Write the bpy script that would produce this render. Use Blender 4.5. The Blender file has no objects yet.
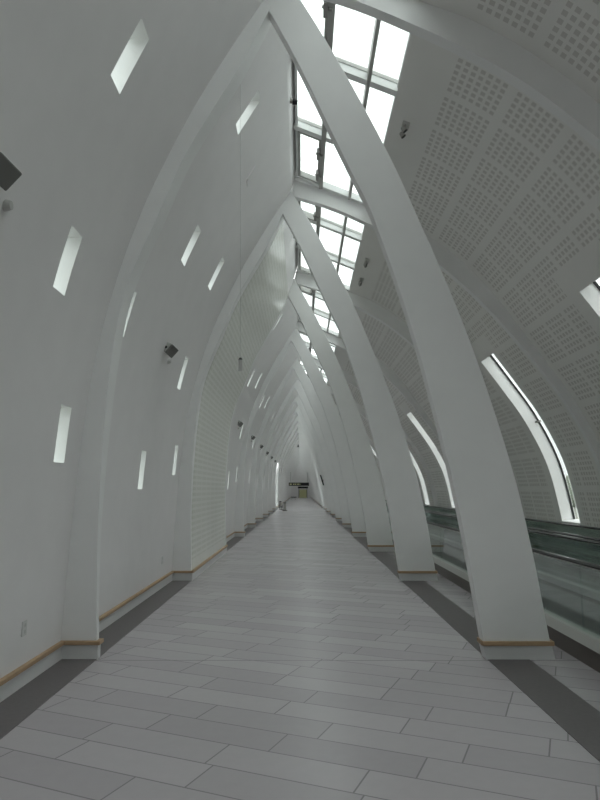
import bpy, math, random
from mathutils import Vector, Matrix
random.seed(4)
C = bpy.context.scene.collection
SC = bpy.context.scene
PI = math.pi

# ------------------------------------------------------------------ layout
H = 1.6                       # eye height
Y0, S = 6.2, 5.13             # first rib, rib spacing
NR = 23                       # ribs
NB = 6                        # bays behind the first rib
YB, YE = Y0 - NB*S, Y0 + NR*S  # shell extent
def ry(i): return Y0 + i*S

ORD = ['first','second','third','fourth','fifth','sixth','seventh','eighth','ninth','tenth','eleventh','twelfth',
       'thirteenth','fourteenth','fifteenth','sixteenth','seventeenth','eighteenth','nineteenth','twentieth',
       'twenty-first','twenty-second','twenty-third','twenty-fourth']

def spline(pts, n=6):
    out = []
    P = [Vector(p) for p in pts]
    P = [2*P[0]-P[1]] + P + [2*P[-1]-P[-2]]
    for i in range(1, len(P)-2):
        a, b, c, d = P[i-1:i+3]
        for k in range(n):
            t = k/n
            out.append(tuple(0.5*((2*b)+(c-a)*t+(2*a-5*b+4*c-d)*t*t+(3*b-a-3*c+d)*t**3)))
    out.append(tuple(P[-2]))
    return out
def lerp_x(curve, z):         # x of an upward curve at height z
    z=min(max(z,min(c[1] for c in curve)),max(c[1] for c in curve))
    for (x0, z0), (x1, z1) in zip(curve, curve[1:]):
        if min(z0, z1) <= z <= max(z0, z1) and z0 != z1:
            return x0 + (x1-x0)*(z-z0)/(z1-z0)
    return curve[-1][0]

WALL = spline([(-2.30,0),(-2.26,1),(-2.21,1.8),(-2.14,2.6),(-2.05,3.15),(-1.95,3.6),(-1.78,4.2),(-1.56,4.8),(-1.22,5.55),(-.90,6.15),(-.5,6.83),(-.2,7.3)])
FIN  = spline([(-1.945,0),(-1.97,.6),(-1.99,1.3),(-1.975,2.2),(-1.93,2.9),(-1.85,3.5),(-1.69,4.0),(-1.53,4.38),(-1.25,5.1),(-.93,5.7),(-.65,6.2),(-.36,6.83)])
CIN  = spline([(1.76,0),(1.73,.14),(1.59,1.1),(1.42,2.0),(1.12,3.25),(.76,4.4),(.54,4.9),(.235,5.58),(-.065,6.25),(-.36,6.83)])
COUT = spline([(2.395,0),(2.36,.2),(2.225,1.1),(2.035,2.0),(1.665,3.25),(1.16,4.58),(.84,5.33),(.34,6.34),(-.04,7.02),(-.2,7.3)])
VAULT = spline([(1.3,6.95),(1.9,6.7),(2.53,6.3),(3.12,5.8),(3.64,5.2),(4.08,4.57),(4.56,3.89),(5.08,3.1),(5.53,2.1),(5.78,.9),(5.88,0)], 8)
RIBIN = spline([(-.13,7.19),(.58,6.96),(1.27,6.64),(1.8,6.36),(2.34,6.02),(2.88,5.58),(3.40,5.07),(3.92,4.46),(4.43,3.80),(4.95,3.02),(5.39,2.06),(5.64,.89),(5.74,0)])
RIBOUT = spline([(-.16,7.52),(.5,7.32),(1.32,7.0),(1.93,6.76),(2.57,6.35),(3.17,5.84),(3.69,5.23),(4.13,4.6),(4.61,3.92),(5.13,3.12),(5.58,2.12),(5.83,.91),(5.93,0)])
SKY_L, SKY_R = (-.10, 7.60), (1.34, 7.0)
def sky_z(x): return SKY_L[1] + (x-SKY_L[0])*(SKY_R[1]-SKY_L[1])/(SKY_R[0]-SKY_L[0])

# ------------------------------------------------------------------ helpers
class MB:
    def __init__(s): s.v=[]; s.f=[]; s.uv=[]
    def quad(s, a, b, c, d, uv=None):
        n=len(s.v); s.v += [tuple(a),tuple(b),tuple(c),tuple(d)]; s.f.append((n,n+1,n+2,n+3)); s.uv.append(uv)
    def box(s, x0,y0,z0,x1,y1,z1):
        s.hexa([(x0,y0,z0),(x1,y0,z0),(x1,y1,z0),(x0,y1,z0),(x0,y0,z1),(x1,y0,z1),(x1,y1,z1),(x0,y1,z1)])
    def hexa(s, p):
        n=len(s.v); s.v += [tuple(q) for q in p]
        for f in ((0,3,2,1),(4,5,6,7),(0,1,5,4),(1,2,6,5),(2,3,7,6),(3,0,4,7)):
            s.f.append(tuple(n+i for i in f)); s.uv.append(None)
    def bar(s, a, b, w, h, up=(0,0,1)):          # box beam from a to b
        a, b = Vector(a), Vector(b); d=(b-a).normalized(); r=d.cross(Vector(up)).normalized(); u=r.cross(d)
        P=[]
        for q in (a,b): P += [q-r*w/2-u*h/2, q+r*w/2-u*h/2, q+r*w/2+u*h/2, q-r*w/2+u*h/2]
        s.hexa([P[0],P[1],P[5],P[4],P[3],P[2],P[6],P[7]])
    def prism(s, poly, y0, y1):                   # polygon in xz extruded in y
        n=len(s.v); k=len(poly)
        s.v += [(x,y0,z) for x,z in poly] + [(x,y1,z) for x,z in poly]
        for i in range(k):
            j=(i+1)%k; s.f.append((n+i,n+j,n+k+j,n+k+i)); s.uv.append(None)
        return n
    def band(s, A, B, y0, y1, a_up=True):         # solid between two curves with equal count
        k=len(A)
        n=len(s.v)
        for (x,z),(u,w) in zip(A,B):
            s.v += [(x,y0,z),(u,y0,w),(u,y1,w),(x,y1,z)]
        for i in range(k-1):
            a=n+4*i; b=a+4
            for j in range(4):
                jj=(j+1)%4; s.f.append((a+j,a+jj,b+jj,b+j)); s.uv.append(None)
        for f in ((n+3,n+2,n+1,n),(n+4*(k-1),n+4*(k-1)+1,n+4*(k-1)+2,n+4*(k-1)+3)): s.f.append(f); s.uv.append(None)
    def tube(s, pts, r, n=10, r1=None):
        pts=[Vector(p) for p in pts]; base=len(s.v); m=len(pts)
        for i,p in enumerate(pts):
            d=(pts[min(i+1,m-1)]-pts[max(i-1,0)]).normalized()
            a=d.cross(Vector((0,0,1)) if abs(d.z)<.9 else Vector((1,0,0))).normalized(); b=d.cross(a)
            rr=r if r1 is None else r+(r1-r)*i/(m-1)
            for k in range(n): s.v.append(tuple(p+a*math.cos(2*PI*k/n)*rr+b*math.sin(2*PI*k/n)*rr))
        for i in range(m-1):
            for k in range(n):
                s.f.append((base+i*n+k,base+i*n+(k+1)%n,base+(i+1)*n+(k+1)%n,base+(i+1)*n+k)); s.uv.append(None)
        s.f.append(tuple(base+k for k in range(n))[::-1]); s.uv.append(None)
        s.f.append(tuple(base+(m-1)*n+k for k in range(n))); s.uv.append(None)
    def build(s, name, mat, parent=None, smooth=False, bevel=0):
        me=bpy.data.meshes.new(name)
        if parent is not None:
            q=Vector(parent.location); g=parent.parent
            while g is not None: q=q+g.location; g=g.parent
            s.v=[(a-q.x,b-q.y,c-q.z) for a,b,c in s.v]
        me.from_pydata(s.v,[],s.f)
        if any(u for u in s.uv):
            L=me.uv_layers.new(name='UVMap'); i=0
            for p,u in zip(me.polygons,s.uv):
                for k,li in enumerate(p.loop_indices): L.data[li].uv = u[k] if u else (0,0)
        import bmesh
        bm=bmesh.new(); bm.from_mesh(me); bmesh.ops.remove_doubles(bm,verts=bm.verts,dist=1e-4)
        bmesh.ops.recalc_face_normals(bm,faces=bm.faces); bm.to_mesh(me); bm.free()
        me.materials.append(mat)
        if smooth:
            for p in me.polygons: p.use_smooth=True
            try: me.set_sharp_from_angle(angle=math.radians(35))
            except Exception: pass
        o=bpy.data.objects.new(name,me); C.objects.link(o)
        if parent is not None:
            o.parent=parent
        if bevel:
            m=o.modifiers.new('bevel','BEVEL'); m.width=bevel; m.segments=2; m.limit_method='ANGLE'
        return o

def resample(c, n):
    L=[0]
    for a,b in zip(c,c[1:]): L.append(L[-1]+math.dist(a,b))
    out=[]; j=0
    for i in range(n+1):
        t=L[-1]*i/n
        while j<len(L)-2 and L[j+1]<t: j+=1
        k=(t-L[j])/(L[j+1]-L[j]); out.append((c[j][0]+(c[j+1][0]-c[j][0])*k, c[j][1]+(c[j+1][1]-c[j][1])*k))
    return out
def struct(o): o['kind']='structure'; return o
def thing(name, label, cat, loc=(0,0,0), group=None):
    o=bpy.data.objects.new(name,None); C.objects.link(o); o.location=loc; o.empty_display_size=.2
    o['label']=label; o['category']=cat
    if group: o['group']=group
    return o
def copy_tree(root, dy, label=None, dx=0):
    r=root.copy(); C.objects.link(r); r.location=(root.location.x+dx, root.location.y+dy, root.location.z)
    if label: r['label']=label
    for ch in list(root.children):
        c=ch.copy(); C.objects.link(c); c.parent=r
        for g in list(ch.children):
            d=g.copy(); C.objects.link(d); d.parent=c
    return r

# ------------------------------------------------------------------ materials
class NT:
    def __init__(s, name):
        s.m=bpy.data.materials.new(name); s.m.use_nodes=True; s.t=s.m.node_tree; s.n=s.t.nodes; s.l=s.t.links
        s.b=s.n['Principled BSDF']; s.out=s.n['Material Output']
    def add(s, t, **kw):
        n=s.n.new(t)
        for k,v in kw.items(): setattr(n,k,v)
        return n
    def math(s, op, a, b=None, c=None):
        n=s.n.new('ShaderNodeMath'); n.operation=op
        for i,v in enumerate((a,b,c)):
            if v is None: continue
            if isinstance(v,(int,float)): n.inputs[i].default_value=v
            else: s.l.new(v,n.inputs[i])
        return n.outputs[0]
    def mix(s, f, a, b):
        n=s.n.new('ShaderNodeMix'); n.data_type='RGBA'
        for k,v in (('Factor',f),):
            if isinstance(v,(int,float)): n.inputs[0].default_value=v
            else: s.l.new(v,n.inputs[0])
        for i,v in ((6,a),(7,b)):
            if isinstance(v,tuple): n.inputs[i].default_value=(*v,1) if len(v)==3 else v
            else: s.l.new(v,n.inputs[i])
        return n.outputs[2]
def plain(name, col, rough=.6, metal=0, var=.04, scale=3, spec=.3):
    t=NT(name); tc=t.add('ShaderNodeTexCoord'); nz=t.add('ShaderNodeTexNoise'); nz.inputs['Scale'].default_value=scale
    nz.inputs['Detail'].default_value=4
    t.l.new(tc.outputs['Object'],nz.inputs['Vector'])
    c=t.mix(nz.outputs['Fac'],tuple(max(0,x*(1-var)) for x in col),tuple(min(1,x*(1+var)) for x in col))
    t.l.new(c,t.b.inputs['Base Color']); t.b.inputs['Roughness'].default_value=rough; t.b.inputs['Metallic'].default_value=metal
    t.b.inputs['Specular IOR Level'].default_value=spec
    return t.m
M={}
M['white']=plain('white_paint',(.82,.805,.805),.55)
M['column']=plain('column_paint',(.87,.87,.865),.5)
M['reveal']=plain('reveal_paint',(.88,.88,.87),.6)
M['plinth']=plain('plinth_paint',(.72,.72,.72),.5)
M['wood']=plain('oak_rail',(.46,.32,.20),.45,0,.15,14)
M['strip']=plain('dark_stone',(.165,.15,.155),.5,0,.12,30)
M['frame']=plain('window_frame_paint',(.5,.5,.48),.45)
M['framew']=plain('white_frame_paint',(.9,.91,.9),.45)
M['dark']=plain('black_plastic',(.02,.02,.022),.4)
M['rubber']=plain('handrail_rubber',(.012,.013,.014),.25,0,.04,3,.5)
M['steel']=plain('brushed_steel',(.55,.55,.53),.35,.4)
M['kick']=plain('bronze_kick_panel',(.10,.085,.075),.3,.3)
M['grey']=plain('grey_housing',(.36,.35,.33),.5)
M['lgrey']=plain('pale_grey_housing',(.55,.55,.53),.5)
M['glassdark']=plain('dark_lens',(.22,.22,.21),.15,0,.04,3,.6)
M['belt']=plain('pallet_belt',(.07,.075,.075),.5)
M['plate']=plain('switch_plate',(.66,.66,.65),.4)
M['yellow']=plain('yellow_panel',(.78,.78,.46),.5)
M['green']=plain('hedge_leaves',(.24,.27,.22),.8,0,.5,6)
M['earth']=plain('outdoor_ground',(.25,.26,.23),.9,0,.2,.5)

def glass(name, tint, refl=.08, rough=.02):
    t=NT(name); tr=t.add('ShaderNodeBsdfTransparent'); tr.inputs[0].default_value=(*tint,1)
    gl=t.add('ShaderNodeBsdfGlossy'); gl.inputs['Roughness'].default_value=rough; gl.inputs[0].default_value=(1,1,1,1)
    fr=t.add('ShaderNodeFresnel'); fr.inputs[0].default_value=1.45
    mx=t.add('ShaderNodeMixShader')
    f=t.math('MULTIPLY',fr.outputs[0],refl/.04*.5); f=t.math('MINIMUM',f,.6)
    t.l.new(f,mx.inputs[0]); t.l.new(tr.outputs[0],mx.inputs[1]); t.l.new(gl.outputs[0],mx.inputs[2])
    t.l.new(mx.outputs[0],t.out.inputs['Surface']); t.n.remove(t.b)
    return t.m
M['pane']=glass('clear_pane',(.94,.97,.96),.04)
M['rail_glass']=glass('green_balustrade_glass',(.86,.92,.895),.10)
M['frosted']=glass('tinted_pane',(.32,.35,.35),.04)

def perforated(name, base, hole, left=False):
    t=NT(name); uv=t.add('ShaderNodeUVMap'); sp=t.add('ShaderNodeSeparateXYZ'); t.l.new(uv.outputs[0],sp.inputs[0])
    a, y = sp.outputs[0], sp.outputs[1]
    m=t.math
    def cells(v, period, used, pitch, lo=.2, hi=.8):
        g=m('MULTIPLY',m('FRACT',m('DIVIDE',v,period)),period)
        ins=m('LESS_THAN',g,used)
        c=m('FRACT',m('DIVIDE',g,pitch))
        return m('MULTIPLY',ins,m('MULTIPLY',m('GREATER_THAN',c,lo),m('LESS_THAN',c,hi)))
    bay=m('MULTIPLY',m('FRACT',m('DIVIDE',m('SUBTRACT',y,Y0-NB*S),S)),S)   # 0..S in the bay
    if left:
        ha=cells(m('ADD',a,.02),.105,.105,.105,.25,.8); hy=cells(bay,.62,.56,.08,.15,.85); mask=m('MULTIPLY',ha,hy)
        mask=m('MULTIPLY',mask,m('GREATER_THAN',a,.35))
    else:
        ha=cells(m('SUBTRACT',a,2.16-1.55),.82,.721,.103)
        hy=cells(m('SUBTRACT',bay,.58),.747,.66,.11)
        mask=m('MULTIPLY',ha,hy)
        mask=m('MULTIPLY',mask,m('GREATER_THAN',a,.6))
        mask=m('MULTIPLY',mask,m('MULTIPLY',m('GREATER_THAN',bay,.57),m('LESS_THAN',bay,5.05)))
        win=m('MULTIPLY',m('GREATER_THAN',a,3.38),m('MULTIPLY',m('GREATER_THAN',bay,1.6),m('LESS_THAN',bay,3.1)))
        mask=m('MULTIPLY',mask,m('SUBTRACT',1,win))
    nz=t.add('ShaderNodeTexNoise'); nz.inputs['Scale'].default_value=1.2; t.l.new(uv.outputs[0],nz.inputs['Vector'])
    bcol=t.mix(nz.outputs['Fac'],tuple(x*.96 for x in base),tuple(x*1.04 for x in base))
    t.l.new(t.mix(mask,bcol,hole),t.b.inputs['Base Color']); t.b.inputs['Roughness'].default_value=.27 if left else .6
    t.b.inputs['Specular IOR Level'].default_value=.6 if left else .25
    return t.m
M['perf']=perforated('perforated_acoustic_board',(.85,.84,.815),(.65,.63,.605))
M['perf_left']=perforated('perforated_wall_board',(.84,.85,.80),(.70,.715,.645),True)

def floor_mat():
    t=NT('stone_plank_floor'); m=t.math
    tc=t.add('ShaderNodeTexCoord'); sp=t.add('ShaderNodeSeparateXYZ'); t.l.new(tc.outputs['Object'],sp.inputs[0])
    x,y=sp.outputs[0],sp.outputs[1]; ang=math.radians(23); c,s=math.cos(ang),math.sin(ang)
    u=m('SUBTRACT',m('MULTIPLY',x,c),m('MULTIPLY',y,s)); v=m('ADD',m('MULTIPLY',x,s),m('MULTIPLY',y,c))
    vr=m('DIVIDE',m('ADD',v,50),.30); row=m('FLOOR',vr)
    wn=t.add('ShaderNodeTexWhiteNoise',noise_dimensions='1D'); t.l.new(row,wn.inputs['W'])
    ur=m('ADD',m('DIVIDE',m('ADD',u,300),.92),wn.outputs[0]); col=m('FLOOR',ur)
    cb=t.add('ShaderNodeCombineXYZ'); t.l.new(row,cb.inputs[0]); t.l.new(col,cb.inputs[1])
    w2=t.add('ShaderNodeTexWhiteNoise',noise_dimensions='2D'); t.l.new(cb.outputs[0],w2.inputs['Vector'])
    fv=m('FRACT',vr); fu=m('FRACT',ur)
    jv=m('MAXIMUM',m('LESS_THAN',fv,.017),m('GREATER_THAN',fv,.983))
    ju=m('MAXIMUM',m('LESS_THAN',fu,.0055),m('GREATER_THAN',fu,.9945))
    seam=m('LESS_THAN',m('ABSOLUTE',m('SUBTRACT',y,6.17)),.008)
    j=m('MAXIMUM',m('MAXIMUM',jv,ju),seam)
    tint=t.mix(w2.outputs[0],(.465,.435,.455),(.54,.51,.53))
    nz=t.add('ShaderNodeTexNoise'); nz.inputs['Scale'].default_value=11; nz.inputs['Detail'].default_value=5
    t.l.new(tc.outputs['Object'],nz.inputs['Vector'])
    mul=t.add('ShaderNodeMix',data_type='RGBA',blend_type='MULTIPLY'); mul.inputs[0].default_value=1
    t.l.new(tint,mul.inputs[6]); nz.inputs['Roughness'].default_value=.6
    t.l.new(t.mix(nz.outputs['Fac'],(.95,.95,.95),(1.04,1.04,1.04)),mul.inputs[7])
    t.l.new(t.mix(j,mul.outputs[2],(.29,.275,.285)),t.b.inputs['Base Color'])
    t.b.inputs['Roughness'].default_value=.27
    t.b.inputs['Specular IOR Level'].default_value=.45
    return t.m
M['floor']=floor_mat()

# ------------------------------------------------------------------ shell
fl=MB(); fl.quad((-2.35,YB,0),(6.0,YB,0),(6.0,YE,0),(-2.35,YE,0)); struct(fl.build('floor',M['floor']))
b=MB(); b.box(-2.33,YB,-.02,-1.945,YE,.004); struct(b.build('trim_1',M['strip']))
b=MB(); b.box(1.765,YB,-.02,2.16,YE,.004); struct(b.build('trim_2',M['strip']))
g=MB(); g.quad((-60,-40,-.6),(90,-40,-.6),(90,190,-.6),(-60,190,-.6)); struct(g.build('ground',M['earth']))

SLOTS=[(.24,6.25,6.74),(.355,4.65,5.16),(.70,4.88,5.39),(.086,3.31,3.83),(.748,3.24,3.77),(.455,1.6,2.13),(.875,1.84,2.36)]
SW=.25
DEP=.19
def jog(bay,u): return -.10 if (bay==-1 and u==.70) else 0.0
slot_bays=[-1,0]+list(range(2,8))
PANEL_BAY=1
# left wall, with the slots cut out
zs=sorted(set([round(z,4) for _,z in resample(WALL,60)]+[z for s in SLOTS for z in s[1:]]))
zs=[z for i,z in enumerate(zs) if i==0 or z-zs[i-1]>.004]
BIGWIN=(8, .12, .98, .2, 3.7)   # bay, from, to, z0, z1
wl=MB()
for bay in range(-NB,NR):
    y0=ry(bay)
    if bay==PANEL_BAY: continue
    ys=[y0,y0+S]
    holes=[]
    if bay in slot_bays: holes=[(y0+u*S+jog(bay,u),y0+u*S+SW+jog(bay,u),a,c) for u,a,c in SLOTS]
    if bay==BIGWIN[0]: holes=[(y0+BIGWIN[1]*S,y0+BIGWIN[2]*S,BIGWIN[3],BIGWIN[4])]
    for hh in holes: ys+=hh[:2]
    ys=sorted(set(ys))
    zz=sorted(set(zs+[q for hh in holes for q in hh[2:]]))
    for a,c in zip(ys,ys[1:]):
        for p,q in zip(zz,zz[1:]):
            ym,zm=(a+c)/2,(p+q)/2
            if any(hh[0]<ym<hh[1] and hh[2]<zm<hh[3] for hh in holes): continue
            xp,xq=lerp_x(WALL,p),lerp_x(WALL,q)
            wl.quad((xp,a,p),(xp,c,p),(xq,c,q),(xq,a,q))
# upstand from the wall's top to the skylight
for bay in range(-NB,NR):
    y0=ry(bay)
    if bay==PANEL_BAY: wl.quad((-.37,y0,6.815),(-.37,y0+S,6.815),(SKY_L[0],y0+S,SKY_L[1]+.1),(SKY_L[0],y0,SKY_L[1]+.1))
    else: wl.quad((-.2,y0,7.3),(-.2,y0+S,7.3),(SKY_L[0],y0+S,SKY_L[1]+.1),(SKY_L[0],y0,SKY_L[1]+.1))
for y in (ry(PANEL_BAY)+.06,ry(PANEL_BAY+1)+.06):    # returns that close the flush bay
    n=len(wl.v); k=40; a_=resample(FIN,k); b_=resample(WALL,k)
    for i in range(k): wl.quad((a_[i][0]-.02,y,a_[i][1]),(b_[i][0]-.02,y,b_[i][1]),(b_[i+1][0]-.02,y,b_[i+1][1]),(a_[i+1][0]-.02,y,a_[i+1][1]))
    wl.quad((-.40,y,6.8),(-.22,y,7.3),(SKY_L[0],y,SKY_L[1]),(-.36,y,6.82))
struct(wl.build('wall_left',M['white'],smooth=True))
# perforated bay, flush with the ribs
pl=MB(); y0=ry(PANEL_BAY); F=resample(FIN,50); a=0
for (x0,z0),(x1,z1) in zip(F,F[1:]):
    d=math.dist((x0,z0),(x1,z1))
    pl.quad((x0-.004,y0,z0),(x0-.004,y0+S,z0),(x1-.004,y0+S,z1),(x1-.004,y0,z1),[(a,y0),(a,y0+S),(a+d,y0+S),(a+d,y0)]); a+=d
o=struct(pl.build('wall_left_panel',M['perf_left'],smooth=True))

# right vault with the tall curved windows cut out
WY0,WY1=.357,.535; WZ0,WZ1=.9,4.5
vz=sorted(set([round(z,4) for _,z in VAULT]+[WZ0,WZ1]),reverse=True)
vz=[z for i,z in enumerate(vz) if i==0 or vz[i-1]-z>.004]
va=[]; acc=0; px=None
for z in vz:
    x=lerp_x(VAULT,z)
    if px: acc+=math.dist(px,(x,z))
    px=(x,z); va.append((x,z,acc))
wr=MB(); win_bays=list(range(-2,14))
for bay in range(-NB,NR):
    y0=ry(bay); ys=[y0,y0+WY0*S,y0+WY1*S,y0+S]
    for k in range(3):
        for (x0,z0,a0),(x1,z1,a1) in zip(va,va[1:]):
            if k==1 and bay in win_bays and WZ0<(z0+z1)/2<WZ1: continue
            p,q=ys[k],ys[k+1]
            wr.quad((x0,p,z0),(x0,q,z0),(x1,q,z1),(x1,p,z1),[(a0,p),(a0,q),(a1,q),(a1,p)])
struct(wr.build('wall_right',M['perf'],smooth=True))
b=MB(); b.quad((1.3,YB,6.95),(1.3,YE,6.95),(SKY_R[0],YE,SKY_R[1]+.12),(SKY_R[0],YB,SKY_R[1]+.12)); struct(b.build('trim_3',M['white']))
# end walls
for nm,y in (('wall_back',YB),('wall_end',YE)):
    b=MB(); b.quad((-2.6,y,-.1),(6.2,y,-.1),(6.2,y,7.8),(-2.6,y,7.8)); struct(b.build(nm,M['white']))

# skirting and oak rail on the left wall
bb=MB(); rr=MB()
for bay in range(-NB,NR):
    y0=ry(bay)+.07; y1=ry(bay)+S
    x=-1.95 if bay==PANEL_BAY else -2.3
    if bay==PANEL_BAY: y0=ry(bay)
    bb.box(x-.03,y0,0,x+.022,y1,.135)
    rr.box(x-.03,y0,.135,x+.045,y1,.172)
struct(bb.build('baseboard_left',M['plinth'])); struct(rr.build('trim_4',M['wood'],bevel=.006))

# ------------------------------------------------------------------ windows
wn=[0]
def window_empty(loc, label=None):
    wn[0]+=1
    o=bpy.data.objects.new('window_%d'%wn[0],None); C.objects.link(o); o.location=loc; o['kind']='structure'; o.empty_display_size=.1
    return o
# slot windows (one of each height, then copied along the bays)
for u,za,zb in SLOTS:
    first=None
    for bay in slot_bays:
        y=ry(bay)+u*S+jog(bay,u)
        if first is None:
            first=window_empty((lerp_x(WALL,za),y,za)); y0=y
            m=MB(); n=6
            zz=[za+(zb-za)*k/n for k in range(n+1)]; xs=[lerp_x(WALL,z) for z in zz]
            for k in range(n):
                for yy in (y,y+SW): m.quad((xs[k],yy,zz[k]),(xs[k]-DEP,yy,zz[k]),(xs[k+1]-DEP,yy,zz[k+1]),(xs[k+1],yy,zz[k+1]))
            for k in (0,n): m.quad((xs[k],y,zz[k]),(xs[k],y+SW,zz[k]),(xs[k]-DEP,y+SW,zz[k]),(xs[k]-DEP,y,zz[k]))
            m.build('reveal',M['reveal'],first)
            m=MB()
            m.hexa([(xs[0]-DEP,y,za),(xs[0]-DEP,y+SW,za),(xs[0]-DEP-.01,y+SW,za),(xs[0]-DEP-.01,y,za),
                    (xs[-1]-DEP,y,zb),(xs[-1]-DEP,y+SW,zb),(xs[-1]-DEP-.01,y+SW,zb),(xs[-1]-DEP-.01,y,zb)])
            m.build('pane',M['pane'],first)
        else:
            wn[0]+=1; c=copy_tree(first,y-y0); c.name='window_%d'%wn[0]
# big opening far down the left wall
bay,u0,u1,za,zb=BIGWIN
w=window_empty((-2.3,ry(bay)+u0*S,za)); m=MB()
m.box(-2.42,ry(bay)+u0*S,za,-2.40,ry(bay)+u1*S,zb); m.build('pane',M['pane'],w)
m=MB(); ya,yb=ry(bay)+u0*S,ry(bay)+u1*S
m.quad((-2.1,ya,zb),(-2.1,yb,zb),(-2.5,yb,zb),(-2.5,ya,zb)); m.quad((-2.3,ya,za),(-2.3,yb,za),(-2.5,yb,za),(-2.5,ya,za))
for yy in (ya,yb): m.quad((-2.3,yy,za),(-2.5,yy,za),(-2.5,yy,zb),(-2.05,yy,zb))
m.build('reveal',M['reveal'],w)

# tall curved windows in the vault
WD=.30
def offset(c, d):
    out=[]
    for i,(x,z) in enumerate(c):
        a=c[max(0,i-1)]; b=c[min(len(c)-1,i+1)]; tx,tz=b[0]-a[0],b[1]-a[1]; l=math.hypot(tx,tz)
        out.append((x-tz/l*d, z+tx/l*d))
    return out
wc=[(x,z) for x,z,a in va if WZ0-1e-6<=z<=WZ1+1e-6]
wo=offset(wc,WD); wo=[(max(x,wc[i][0]),z) for i,(x,z) in enumerate(wo)]
first=None
for bay in win_bays:
    y=ry(bay)+WY0*S; y1=ry(bay)+WY1*S
    if first is not None:
        wn[0]+=1; c=copy_tree(first,ry(bay)-base); c.name='window_%d'%wn[0]; continue
    first=window_empty((wc[-1][0],y,WZ0)); base=ry(bay)
    m=MB()
    for k in range(len(wc)-1):
        for yy in (y,y1): m.quad((wc[k][0],yy,wc[k][1]),(wo[k][0],yy,wo[k][1]),(wo[k+1][0],yy,wo[k+1][1]),(wc[k+1][0],yy,wc[k+1][1]))
    for k in (0,-1): m.quad((wc[k][0],y,wc[k][1]),(wc[k][0],y1,wc[k][1]),(wo[k][0],y1,wo[k][1]),(wo[k][0],y,wo[k][1]))
    m.build('reveal',M['reveal'],first,smooth=True)
    m=MB()
    for k in range(len(wc)-1): m.quad((wo[k][0],y,wo[k][1]),(wo[k][0],y1,wo[k][1]),(wo[k+1][0],y1,wo[k+1][1]),(wo[k+1][0],y,wo[k+1][1]))
    m.build('pane',M['pane'],first,smooth=True)
    m=MB(); wi=offset(wc,WD-.05)
    m.band(wi,offset(wc,WD-.01),y1-.022,y1-.002); m.band(wi,offset(wc,WD-.01),y+.002,y+.022)
    m.build('window_frame',M['dark'],first)
    m=MB(); k=min(range(len(wc)),key=lambda i:abs(wc[i][1]-3.0)); x,z=wi[k]
    m.bar((x-.06,y1-.02,z),(x-.06,y1-.30,z),.03,.04); m.build('latch',M['grey'],first)

# skylights: three columns, three rows in every bay
MU=(.37,.92)
def on(x,y,dz=0): return (x,y,sky_z(x)+dz)
first=None
for bay in range(-NB,NR):
    if first is not None:
        wn[0]+=1; c=copy_tree(first,ry(bay)-base); c.name='window_%d'%wn[0]; continue
    base=ry(bay); y0=base; y1=base+S
    first=window_empty((.6,y0,7.2))
    rows=[(.035,.31),(.335,.65),(.675,.975)]; cols=[(SKY_L[0],MU[0]),MU,(MU[1],SKY_R[0])]
    for ci,(xa,xb) in enumerate(cols):
        for r0,r1 in rows:
            m=MB(); ya,yb=y0+r0*S,y0+r1*S
            m.hexa([on(xa,ya,.10),on(xb,ya,.10),on(xb,yb,.10),on(xa,yb,.10),on(xa,ya,.11),on(xb,ya,.11),on(xb,yb,.11),on(xa,yb,.11)])
            m.build('pane',M['pane'],first)
    # mullions along the corridor
    m=MB(); m.bar(on(MU[0],y0+.02,0),on(MU[0],y1-.02,0),.075,.16); m.build('mullion',M['frame'],first)
    m=MB(); m.bar(on(MU[1],y0+.02,0),on(MU[1],y1-.02,0),.05,.14); m.build('mullion',M['frame'],first)
    m=MB(); m.bar(on(SKY_L[0]+.02,y0+.02,.03),on(SKY_L[0]+.02,y1-.02,.03),.04,.16); m.bar(on(SKY_R[0]-.02,y0+.02,.02),on(SKY_R[0]-.02,y1-.02,.02),.04,.05); m.build('window_frame',M['framew'],first)
    for r in (.3225,.6625):
        m=MB(); m.bar(on(SKY_L[0],y0+r*S,.03),on(SKY_R[0],y0+r*S,.03),.12,.17); m.build('crossbar',M['framew'],first)
        m=MB(); m.bar(on(SKY_L[0],y0+r*S+.066,.08),on(SKY_R[0],y0+r*S+.066,.08),.012,.05); m.bar(on(SKY_L[0],y0+r*S-.066,.08),on(SKY_R[0],y0+r*S-.066,.08),.012,.05); m.build('gasket',M['frame'],first)
    for r in (.018,.988):
        m=MB(); m.bar(on(SKY_L[0],y0+r*S,0),on(SKY_R[0],y0+r*S,0),.16 if r<.5 else .10,.12); m.build('crossbar',M['framew'],first)
    for r0,r1 in (rows[0],rows[2]):          # opening sashes of the left column
        xa,xb=SKY_L[0]+.06,MU[0]-.05; ya,yb=y0+r0*S+.04,y0+r1*S-.04
        m=MB()
        for p,q in ((on(xa,ya),on(xa,yb)),(on(xb,ya),on(xb,yb)),(on(xa,ya),on(xb,ya)),(on(xa,yb),on(xb,yb))): m.bar(p,q,.05,.10)
        sa=m.build('sash',M['frame'],first)
        m=MB()
        for t in (.25,.75):
            yy=ya+(yb-ya)*t; m.bar(on(xb-.03,yy-.12,-.10),on(xb-.03,yy+.12,-.10),.05,.09); m.bar(on(xb-.07,yy,-.10),on(xb+.05,yy,-.10),.03,.03)
        m.build('actuator',M['grey'],sa)

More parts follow.
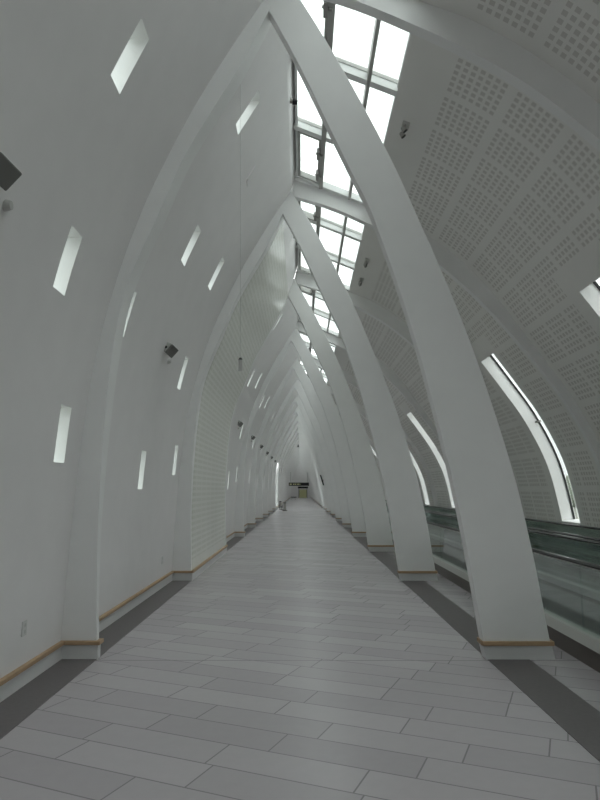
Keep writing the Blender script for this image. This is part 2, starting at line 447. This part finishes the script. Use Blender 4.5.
# ------------------------------------------------------------------ ribs and columns
def tail(i): return ORD[i]
N=26
A=resample(CIN,44); B=resample(COUT,44)
def make_column():
    t=thing('leaning_column','','column',(2.08,Y0,0),'row of leaning columns along the right of the walkway')
    CT=.14
    m=MB(); m.band(A,B,Y0,Y0+CT); m.build('shaft',M['column'],t,smooth=True,bevel=.008)
    m=MB(); x0,x1=lerp_x(CIN,.13)-.004,lerp_x(COUT,.13)
    m.hexa([(1.752,Y0-.006,0),(2.403,Y0-.006,0),(2.403,Y0+CT+.004,0),(1.752,Y0+CT+.004,0),(x0-.004,Y0-.006,.13),(x1+.008,Y0-.006,.13),(x1+.008,Y0+CT+.004,.13),(x0-.004,Y0+CT+.004,.13)])
    m.build('plinth',M['plinth'],t)
    m=MB(); xa,xb=lerp_x(CIN,.16)-.014,lerp_x(COUT,.16)+.03
    m.box(xa,Y0-.028,.13,xb,Y0-.001,.17); m.box(xa,Y0+CT+.001,.13,xb,Y0+CT+.028,.17); m.box(xa,Y0-.001,.13,xa+.014,Y0+CT+.001,.17); m.box(xb-.03,Y0-.001,.13,xb,Y0+CT+.001,.17)
    m.build('wooden_rail',M['wood'],t,bevel=.005)
    return t
col=make_column()
for i in range(NR):
    lab='%s leaning white column on the right, counted from the nearest one'%tail(i)
    if i==0: lab='nearest and largest leaning white column on the right, oak rail around its foot'; col['label']=lab
    else: copy_tree(col,i*S,lab)
AL=resample(FIN,40)+[(-.30,6.98),(-.24,7.14),(-.19,7.29)]; AO=resample([(x-.03,z) for x,z in WALL if z<6.8]+[(-.53,6.83)],40)+[(-.43,6.98),(-.33,7.14),(-.22,7.33)]
fin=None
for i in range(NR):
    lab='%s white wall rib along the left wall, counted from the nearest one'%tail(i)
    if i==0: lab='nearest white wall rib arching up the left wall, oak rail at its foot'
    if i==1: lab='second white wall rib on the left, in front of the perforated wall bay'
    if i==2: lab='third white wall rib on the left, just behind the perforated wall bay'
    if fin is None:
        fin=thing('wall_rib',lab,'wall rib',(-2.1,Y0,0),'ribs along the left wall')
        m=MB(); m.band(AL,AO,Y0,Y0+1)
        def tk(z):
            q=min(1,max(0,(z-.3)/3.0)); return .07+.19*q*q*(3-2*q)
        m.v=[(x,y if y<Y0+.5 else Y0+tk(z),z) for x,y,z in m.v]
        m.build('shaft',M['column'],fin,smooth=True,bevel=.006)
        m=MB(); m.box(-2.30,Y0-.008,0,-1.938,Y0+.078,.135); m.build('plinth',M['plinth'],fin)
        m=MB(); m.box(-2.30,Y0-.03,.135,-1.915,Y0+.1,.172); m.build('wooden_rail',M['wood'],fin,bevel=.005)
    else: copy_tree(fin,i*S,lab)
RA=resample(RIBIN,50); RB=resample(RIBOUT,50)
m=MB(); m.band(RA,RB,Y0,Y0+.14); rib=struct(m.build('trim_5',M['column'],smooth=True))
for i in range(1,NR):
    r=rib.copy(); C.objects.link(r); r.location.y+=i*S; r.name='trim_%d'%(5+i)

# ------------------------------------------------------------------ moving walkways
def walkway(label, xa, xb, ya, yb, far_end):
    t=thing('moving_walkway',label,'moving walkway',((xa+xb)/2,ya,0),'moving walkways')
    m=MB(); m.box(xa+.14,ya,.0,xb-.14,yb,.12); m.build('pallet_belt',M['belt'],t)
    for sx,x in ((1,xa),(-1,xb)):
        m=MB(); m.box(min(x,x+sx*.10),ya,0,max(x,x+sx*.10),yb,.17); m.build('kick_panel',M['kick'],t)
        m=MB(); m.hexa([(x-sx*.01,ya,.17),(x+sx*.14,ya,.17),(x+sx*.14,yb,.17),(x-sx*.01,yb,.17),(x+sx*.02,ya,.26),(x+sx*.14,ya,.26),(x+sx*.14,yb,.26),(x+sx*.02,yb,.26)]) if sx>0 else m.hexa([(x-.14,ya,.17),(x+.01,ya,.17),(x+.01,yb,.17),(x-.14,yb,.17),(x-.14,ya,.26),(x-.02,ya,.26),(x-.02,yb,.26),(x-.14,yb,.26)])
        m.build('deck_cover',M['steel'],t)
        xg=x+sx*.07; y=ya; L=2.05; gp=None
        while y<min(yb,far_end)-.1:
            e=min(y+L,yb)
            if gp is None:
                m=MB(); m.box(xg-.006,y+.006,.255,xg+.006,e-.006,.872); gp=m.build('glass_panel',M['rail_glass'],t); g0=y
            else:
                c=gp.copy(); C.objects.link(c); c.parent=t; c.location=(gp.location.x,gp.location.y+y-g0,gp.location.z)
            y+=L
        m=MB(); m.box(xg-.016,ya,.872,xg+.016,yb,.885); m.build('handrail_track',M['steel'],t)
        m=MB()
        prof=[(-.032,.885),(.032,.885),(.038,.90),(.026,.918),(-.026,.918),(-.038,.90)]
        n=m.prism([(xg+a,z) for a,z in prof],ya,yb); k=len(prof)
        m.f.append(tuple(n+i for i in range(k))[::-1]); m.uv.append(None); m.f.append(tuple(n+k+i for i in range(k))); m.uv.append(None)
        m.build('handrail',M['rubber'],t)
    return t
walkway('moving walkway with green glass sides just behind the leaning columns',2.62,3.98,-2.0,62.0,62)
walkway('farther moving walkway with glass sides, along the curved window wall',4.10,5.38,-2.0,62.0,40)

# ------------------------------------------------------------------ small fixtures
def flood(bay,label):
    xw=lerp_x(WALL,3.48); t=thing('wall_floodlight',label,'floodlight',(xw,ry(0)+.508*S,3.61),'floodlights on the left wall')
    x,y,z=xw+.06,ry(0)+.508*S,3.61
    tilt=Matrix.Scale(.82,4)@Matrix.Rotation(math.radians(40),4,'Y')@Matrix.Rotation(math.radians(-18),4,'Z')
    def tf(mb): mb.v=[tuple(Vector((x,y,z))+tilt@Vector(v)) for v in mb.v]; return mb
    m=MB(); m.hexa([(-.10,-.09,-.07),(.07,-.13,-.10),(.07,.13,-.10),(-.10,.09,-.07),(-.10,-.09,.07),(.07,-.13,.10),(.07,.13,.10),(-.10,.09,.07)]); hs=tf(m).build('housing',M['lgrey'],t,bevel=.02)
    m=MB(); m.box(.068,-.125,-.095,.10,.125,.095); ln=tf(m).build('front_lens',M['glassdark'],hs,bevel=.01); ln['label']='dark front lens'
    m=MB(); m.bar((xw-.02,y+.02,z-.02),(x-.04,y+.01,z-.01),.05,.05); m.build('bracket',M['grey'],t); m=MB(); m.tube([(xw-.07,y+.26,z-.13),(xw-.01,y+.26,z-.13),(xw+.04,y+.26,z-.13)],.055,14,.03); m.build('junction_dome',M['lgrey'],t,smooth=True)
    m=MB(); m.tube([(x-.02,y-.09,z-.0),(x-.02,y-.115,z-.0)],.02,10); m.build('knob',M['dark'],hs)
    return t
f0=flood(0,'pale grey floodlight with dark lens on the left wall behind the nearest wall rib')
copy_tree(f0,-S,'dark-sided floodlight at the left edge of the photo, nearest of all floodlights')
for b_ in range(2,8): copy_tree(f0,b_*S,'small floodlight on the far left wall, %s beyond the perforated wall bay'%ORD[b_-2])

# socket plates
def plate(y,z,label):
    x=lerp_x(WALL,z); t=thing('wall_socket',label,'wall socket',(x,y,z),'socket plates low on the left wall')
    m=MB(); m.box(x-.01,y-.04,z-.06,x+.012,y+.04,z+.06); cp=m.build('cover_plate',M['plate'],t,bevel=.004)
    for d in (-.025,.025):
        m=MB(); m.tube([(x+.010,y,z+d),(x+.0135,y,z+d)],.016,12); m.build('outlet',M['lgrey'],cp)
plate(5.32,.47,'small white socket plate low on the wall in front of the nearest rib')
plate(10.45,.45,'small white socket plate low on the wall before the perforated bay')
x,y,z=-.80,8.9,6.35
t=thing('access_panel','faint square access panel high on the left wall near the skylight','access panel',(x,y,z))
m=MB()
def wp(yy,zz,d): return (lerp_x(WALL,zz)+d,yy,zz)
m.hexa([wp(y,6.25,-.01),wp(y+.2,6.25,-.01),wp(y+.2,6.25,.012),wp(y,6.25,.012),wp(y,6.5,-.01),wp(y+.2,6.5,-.01),wp(y+.2,6.5,.012),wp(y,6.5,.012)])
m.build('cover',M['white'],t)
m=MB(); m.tube([wp(y+.03,6.27,.005),wp(y+.03,6.27,.016)],.008,8); m.build('latch',M['grey'],t)
# pendant on a thin cable
t=thing('hanging_pendant','slim grey pendant on a long thin cable in front of the perforated wall','pendant',(-.65,6.5,2.85),'cable pendants')
m=MB(); m.tube([(-.65,6.5,2.98),(-.70,6.5,6.5)],.002,6); m.build('cable',M['lgrey'],t)
m=MB(); m.tube([(-.65,6.5,2.84),(-.65,6.5,2.96)],.022,12); m.build('body',M['lgrey'],t,smooth=True)
m=MB(); m.tube([(-.65,6.5,2.96),(-.65,6.5,2.985)],.024,12,.012); m.build('cap',M['dark'],t)
t=thing('hanging_pendant','tiny dark dome hanging far away near the apex of the hall','pendant',(-.33,60.,5.6),'cable pendants')
m=MB(); m.tube([(-.33,60,5.85),(-.33,60,7.2)],.012,6); m.build('cable',M['grey'],t)
m=MB(); m.tube([(-.33,60,5.6),(-.33,60,5.68),(-.33,60,5.8),(-.33,60,5.86)],.11,12,.03); m.build('body',M['dark'],t,smooth=True)
# twin spotlights along the skylight's right edge
def spots(y,label):
    x,z=1.52,6.855; t=thing('twin_spotlight',label,'spotlight',(x,y,z),'spotlights beside the skylight')
    m=MB(); m.box(x-.05,y-.09,z-.03,x+.05,y+.09,z+.03); m.build('base_plate',M['lgrey'],t,bevel=.005)
    for d in (-.07,.07):
        m=MB(); m.tube([(x-.01,y+d,z-.02),(x-.03,y+d,z-.08)],.012,8); h=m.build('arm',M['grey'],t)
        m=MB(); m.tube([(x-.06,y+d,z-.07),(x-.02,y+d,z-.13)],.028,12,.042); h2=m.build('lamp_head',M['grey'],t,smooth=True)
        m=MB(); m.tube([(x-.021,y+d,z-.1285),(x-.017,y+d,z-.134)],.036,12); m.build('lens',M['dark'],h2)
for k,(y,l) in enumerate([(8.44,'twin spotlight on the vault beside the nearest skylight, in front'),(13.84,'twin spotlight on the vault beside the second skylight, nearer of two'),
              (15.19,'twin spotlight on the vault beside the second skylight, farther of two'),(19.1,'twin spotlight on the vault beside the third skylight, nearer of two'),(20.4,'twin spotlight on the vault beside the third skylight, farther of two')]): spots(y,l)
# small sensors on the skylight's left upstand
def sensor(y,z,x,label):
    t=thing('small_sensor',label,'sensor',(x,y,z),'sensors by the skylight')
    m=MB(); m.bar((x-.04,y,z),(x+.05,y,z),.05,.05); m.build('arm',M['grey'],t)
    m=MB(); m.tube([(x+.03,y,z-.01),(x+.10,y,z-.02)],.045,12,.035); m.build('head',M['dark'],t,smooth=True)
sensor(8.7,7.42,-.16,'dark knob-like sensor sticking out at the left edge of the nearest skylight')
sensor(13.6,7.32,-.15,'dark knob-like sensor at the left edge of the second skylight')
# far end
def sign():
    y=98; t=thing('hanging_sign','long black sign with yellow marks hanging across the far end','sign',(-.6,y,2.2))
    m=MB(); m.box(-2.0,y,2.12,1.15,y+.15,2.62); m.build('sign_box',M['dark'],t)
    m=MB()
    for x,w_ in ((-1.85,.3),(-1.35,.22),(-1.05,.22),(-.7,.3),(-.32,.12)): m.box(x,y-.02,2.27,x+w_,y+.005,2.47)
    m.build('yellow_lettering',M['yellow'],t)
    m=MB()
    for x in (-1.7,.9): m.tube([(x,y+.07,2.6),(x,y+.07,4.6 if x<0 else 4.2)],.03,6)
    m.build('hanger',M['grey'],t)
sign()
y=ry(7)-.03
t=thing('information_screen','dark slanted screen mounted on a far column on the right','screen',(1.36,y,2.2))
m=MB()
m.hexa([(1.42,y-.45,1.86),(1.50,y-.45,1.86),(1.50,y-.02,1.86),(1.42,y-.02,1.86),(1.22,y-.45,2.54),(1.30,y-.45,2.54),(1.30,y-.02,2.54),(1.22,y-.02,2.54)]); m.build('display_panel',M['dark'],t,bevel=.01)
m=MB(); m.bar((1.385,y-.1,2.18),(1.42,y+.022,2.18),.1,.1); m.build('bracket',M['grey'],t)
def bollard(x,y,h,label):
    t=thing('bollard',label,'bollard',(x,y,0),'bollards far down the hall')
    m=MB(); m.tube([(x,y,.0),(x,y,.05)],.2,16,.19); m.build('base',M['dark'],t)
    m=MB(); m.tube([(x,y,.05),(x,y,h-.06)],.11,16,.10); m.build('post',M['grey'],t,smooth=True)
    m=MB(); m.tube([(x,y,h-.06),(x,y,h)],.12,16,.09); m.build('cap',M['dark'],t)
bollard(-1.27,47.5,.62,'short dark bollard far away on the left, standing out on the floor')
bollard(-1.82,54,.6,'short dark bollard far away beside the bright opening')
bollard(-1.58,49.5,.25,'very low dark bollard far away between the two others')
t=thing('bench','low dark bench far away on the left near the end','bench',(-1.2,96,0))
m=MB(); m.box(-1.65,95.7,.36,-.75,96.3,.46); m.build('seat',M['dark'],t)
for x in (-1.55,-.9):
    m=MB(); m.box(x,95.75,0,x+.08,96.25,.36); m.build('leg',M['grey'],t)
t=thing('kiosk','yellow kiosk under a dark canopy at the far end of the hall','kiosk',(.2,118,0))
m=MB(); m.box(-.5,118,0,1.0,119,1.55); m.build('counter',M['yellow'],t)
m=MB(); m.box(-.7,117.6,1.75,1.2,119.2,2.1); m.build('canopy',M['dark'],t)
for x in (-.55,.95):
    m=MB(); m.box(x,117.8,0,x+.1,117.9,1.75); m.build('post',M['dark'],t)
# distant hedge outside the curved windows
hd=MB(); n=120
for k in range(n):
    y=-10+k*1.6; x=34+random.uniform(-1,1); h=random.uniform(2.2,3.4)
    hd.hexa([(x,y,-.6),(x+2.4,y,-.6),(x+2.4,y+1.9,-.6),(x,y+1.9,-.6),(x+.5,y+.3,h),(x+1.9,y+.3,h),(x+1.9,y+1.5,h),(x+.5,y+1.5,h)])
o=hd.build('hedge',M['green'],bevel=.3); o['kind']='stuff'; o['label']='grey-green hedge outside beyond the curved windows'; o['category']='hedge'

# ------------------------------------------------------------------ light
w=bpy.data.worlds.new('overcast'); SC.world=w; w.use_nodes=True; nt=w.node_tree; bg=nt.nodes['Background']
tc=nt.nodes.new('ShaderNodeTexCoord'); sp=nt.nodes.new('ShaderNodeSeparateXYZ'); nt.links.new(tc.outputs['Generated'],sp.inputs[0])
rp=nt.nodes.new('ShaderNodeValToRGB'); nt.links.new(sp.outputs[2],rp.inputs[0])
e=rp.color_ramp.elements; e[0].position=0; e[0].color=(.54,.57,.57,1); e[1].position=.5; e[1].color=(.965,1,.99,1)
nt.links.new(rp.outputs[0],bg.inputs[0]); bg.inputs[1].default_value=1.6
for bay in range(-NB,NR):
    L=bpy.data.lights.new('skylight_portal','AREA'); L.shape='RECTANGLE'; L.size=1.56; L.size_y=S; L.cycles.is_portal=True
    o=bpy.data.objects.new('skylight_portal',L); C.objects.link(o)
    xm=(SKY_L[0]+SKY_R[0])/2; sl=math.atan2(SKY_L[1]-SKY_R[1],SKY_R[0]-SKY_L[0])
    o.location=(xm,ry(bay)+S/2,sky_z(xm)+.06); o.rotation_euler=(0,sl,0)
# ------------------------------------------------------------------ camera
f,vx,vy=623,301.6,489.2
p=math.atan2(vy-400,f); yaw=math.atan2(vx-300,f/math.cos(p))
fw=Vector((-math.sin(yaw)*math.cos(p),math.cos(yaw)*math.cos(p),math.sin(p))); r=Vector((math.cos(yaw),math.sin(yaw),0)); u=r.cross(fw)
cam=bpy.data.cameras.new('camera'); co=bpy.data.objects.new('camera',cam); C.objects.link(co)
cam.sensor_fit='VERTICAL'; cam.sensor_height=36; cam.lens=36*f/800; cam.clip_end=500
mt=Matrix((r,u,-fw)).transposed().to_4x4(); mt.translation=Vector((0,0,H)); co.matrix_world=mt
SC.camera=co
SC.view_settings.view_transform='Standard'; SC.view_settings.exposure=1.0
cy=SC.cycles; cy.max_bounces=10; cy.diffuse_bounces=9; cy.glossy_bounces=4; cy.transparent_max_bounces=24
cy.use_denoising=True
